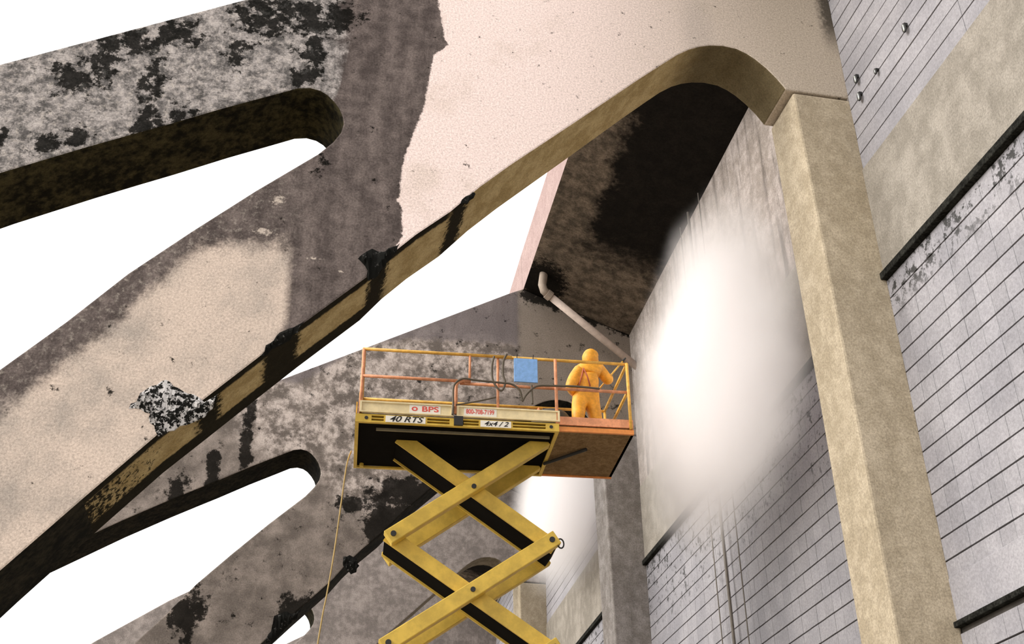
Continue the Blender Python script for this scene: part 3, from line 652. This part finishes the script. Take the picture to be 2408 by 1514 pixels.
def faceshape(a, s_, t):
    if a > 0 and abs(s_) < .022 and -.035 < t < .02: a += .022   # nose
    if a > 0 and abs(abs(s_)-.034) < .018 and 0.0 < t < .03: a -= .008
    if a > 0 and abs(s_) < .03 and -.065 < t < -.048: a -= .006  # mouth
    return a, s_, t
fc = ell(hc+hd*.035+Vector((0,0,-.01)), .085, .07, .10, 28, 24, f=faceshape).build('face', M_SKIN, wroot, smooth=True)
for s_ in (-1, 1): ell(hc+hd*.108+sdv*(.033*s_)+Vector((0,0,.008)), .012, .014, .009, 10, 8).build('eye', M_WHITE, fc, smooth=True)
# boots
for x, y in ((pel.x-.17, WY+.02), (pel.x+.20, WY+.14)):
    c = Vector((x, y, ZF+.06))-wroot.location
    ell(c+hd*.05, .15, .06, .06, 16, 10, f=lambda a, s_, t: (a, s_, max(t, -.058))).build('boot', M_BOOT, wroot, smooth=True)
# braces on the back of the jacket
for a, b in ((W(1372,866,-.22), W(1362,905,-.20)), (W(1372,866,-.22), W(1388,908,-.21))):
    mid = a.lerp(b, .5)+Vector((0,-.03,0)); MB().tube([a-wroot.location, mid-wroot.location, b-wroot.location], .012, 6).build('strap', M_STRAP, wroot, smooth=True)
# lance and gloved hands
la, lb = W(1400, 925, .28), W(1464, 850, .42); ldir = (lb-la).normalized()
def hand(wr, target, fing, nm='gloved_hand'):
    wr = Vector(wr); tv = (Vector(target)-wr); L_ = tv.normalized(); sidev = ldir; nrm = L_.cross(sidev).normalized()
    Vh = [(wr, .04), (wr+L_*.045, (.045, .028)), (wr+L_*.085, (.045, .026))]; Eh = [(0,1),(1,2)]
    for k, ln in enumerate((.034, .038, .036, .029)):
        base = wr+L_*.085+sidev*((k-1.5)*.021); i = len(Vh)
        Vh += [(base, .011), (base+L_*ln, .010), (base+L_*(ln*1.1)+nrm*ln, .009), (base+L_*(ln*.4)+nrm*(ln*1.7), .008)]; Eh += [(2,i),(i,i+1),(i+1,i+2),(i+2,i+3)]
    i = len(Vh); tb = wr+L_*.04-sidev*.04; Vh += [(tb, .013), (tb-sidev*.015+L_*.03+nrm*.02, .011), (tb+L_*.055+nrm*.045, .010)]; Eh += [(1,i),(i,i+1),(i+1,i+2)]
    return skin(nm, Vh, Eh, 1, M_GLOVE, 1)
wl = V[9][0]; wr_ = V[14][0]
pl = la + ldir*((wl-la).dot(ldir)); pr_ = la + ldir*((wr_-la).dot(ldir))
hand(wl, pl if (pl-wl).length > .02 else wl+Vector((0,.1,0)), 4); hand(wr_, pr_ if (pr_-wr_).length > .02 else wr_+Vector((0,.1,0)), 4)
ln = empty('spray_lance', la); tag(ln, 'long thin spray lance held by the worker, pointing at the wall', 'tool')
MB().tube([(0,0,0), lb-la], .014, 8).build('tube', M_RAILY, ln, smooth=True); MB().tube([lb-la, lb-la+ldir*.10], .022, 8, taper=(1,.6)).build('nozzle', M_DARKM, ln)
MB().tube([(0,0,0), Vector((0,0,-.03))-ldir*.10], .022, 8).build('grip', M_DARKM, ln)

# ------------------------------------------------------------------ water mist: a dense core and thin drifting wisps
def mist(name, c, rad, dens, lab, power=1.0, rot=0.0):
    b = MB(); seg, rings = 32, 20
    for i in range(rings+1):
        th = math.pi*i/rings
        for j in range(seg): ph = 2*math.pi*j/seg; b.v.append((math.sin(th)*math.cos(ph), math.sin(th)*math.sin(ph), math.cos(th)))
    for i in range(rings):
        for j in range(seg): b.f.append((i*seg+j, i*seg+(j+1)%seg, (i+1)*seg+(j+1)%seg, (i+1)*seg+j)); b.m.append(0)
    mt = bpy.data.materials.new(name); mt.use_nodes = True; g = G.__new__(G); g.mat = mt; g.t = mt.node_tree; g.n = g.t.nodes; g._tc = None; g._geo = None
    g.n.remove(g.n['Principled BSDF']); vp = g.n.new('ShaderNodeVolumePrincipled'); g.t.links.new(vp.outputs[0], g.n['Material Output'].inputs['Volume'])
    vp.inputs['Color'].default_value = (.995, .98, .985, 1)
    vl = g.n.new('ShaderNodeVectorMath'); vl.operation = 'LENGTH'; g.t.links.new(g.obj, vl.inputs[0])
    n = g.noise(g.pos, .7, 4, .6); r = g.m('ADD', vl.outputs['Value'], g.m('MULTIPLY', g.m('SUBTRACT', n, .5), .55))
    d = g.m('MULTIPLY', g.m('POWER', g.ss(r, .95, .15), power), g.ss(vl.outputs['Value'], 1.0, .85))
    g.t.links.new(g.m('MULTIPLY', d, dens), vp.inputs['Density'])
    o = b.build(name, mt, smooth=True); o.location = c; o.scale = rad; o.rotation_euler = (0, rot, 0); tag(o, lab, 'mist', kind='stuff'); return o
mist('spray_mist', (5.95, 13.9, 9.4), (1.02, 3.5, 3.2), 4.4, 'white cloud of water spray billowing against the wall beside the worker', 1.45)
c2 = at_y((1318, 1185), 25.5)
mist('spray_mist', c2, (1.25, 3.6, 2.6), 2.4, 'fainter white mist drifting behind the second column under the lift', 1.3)
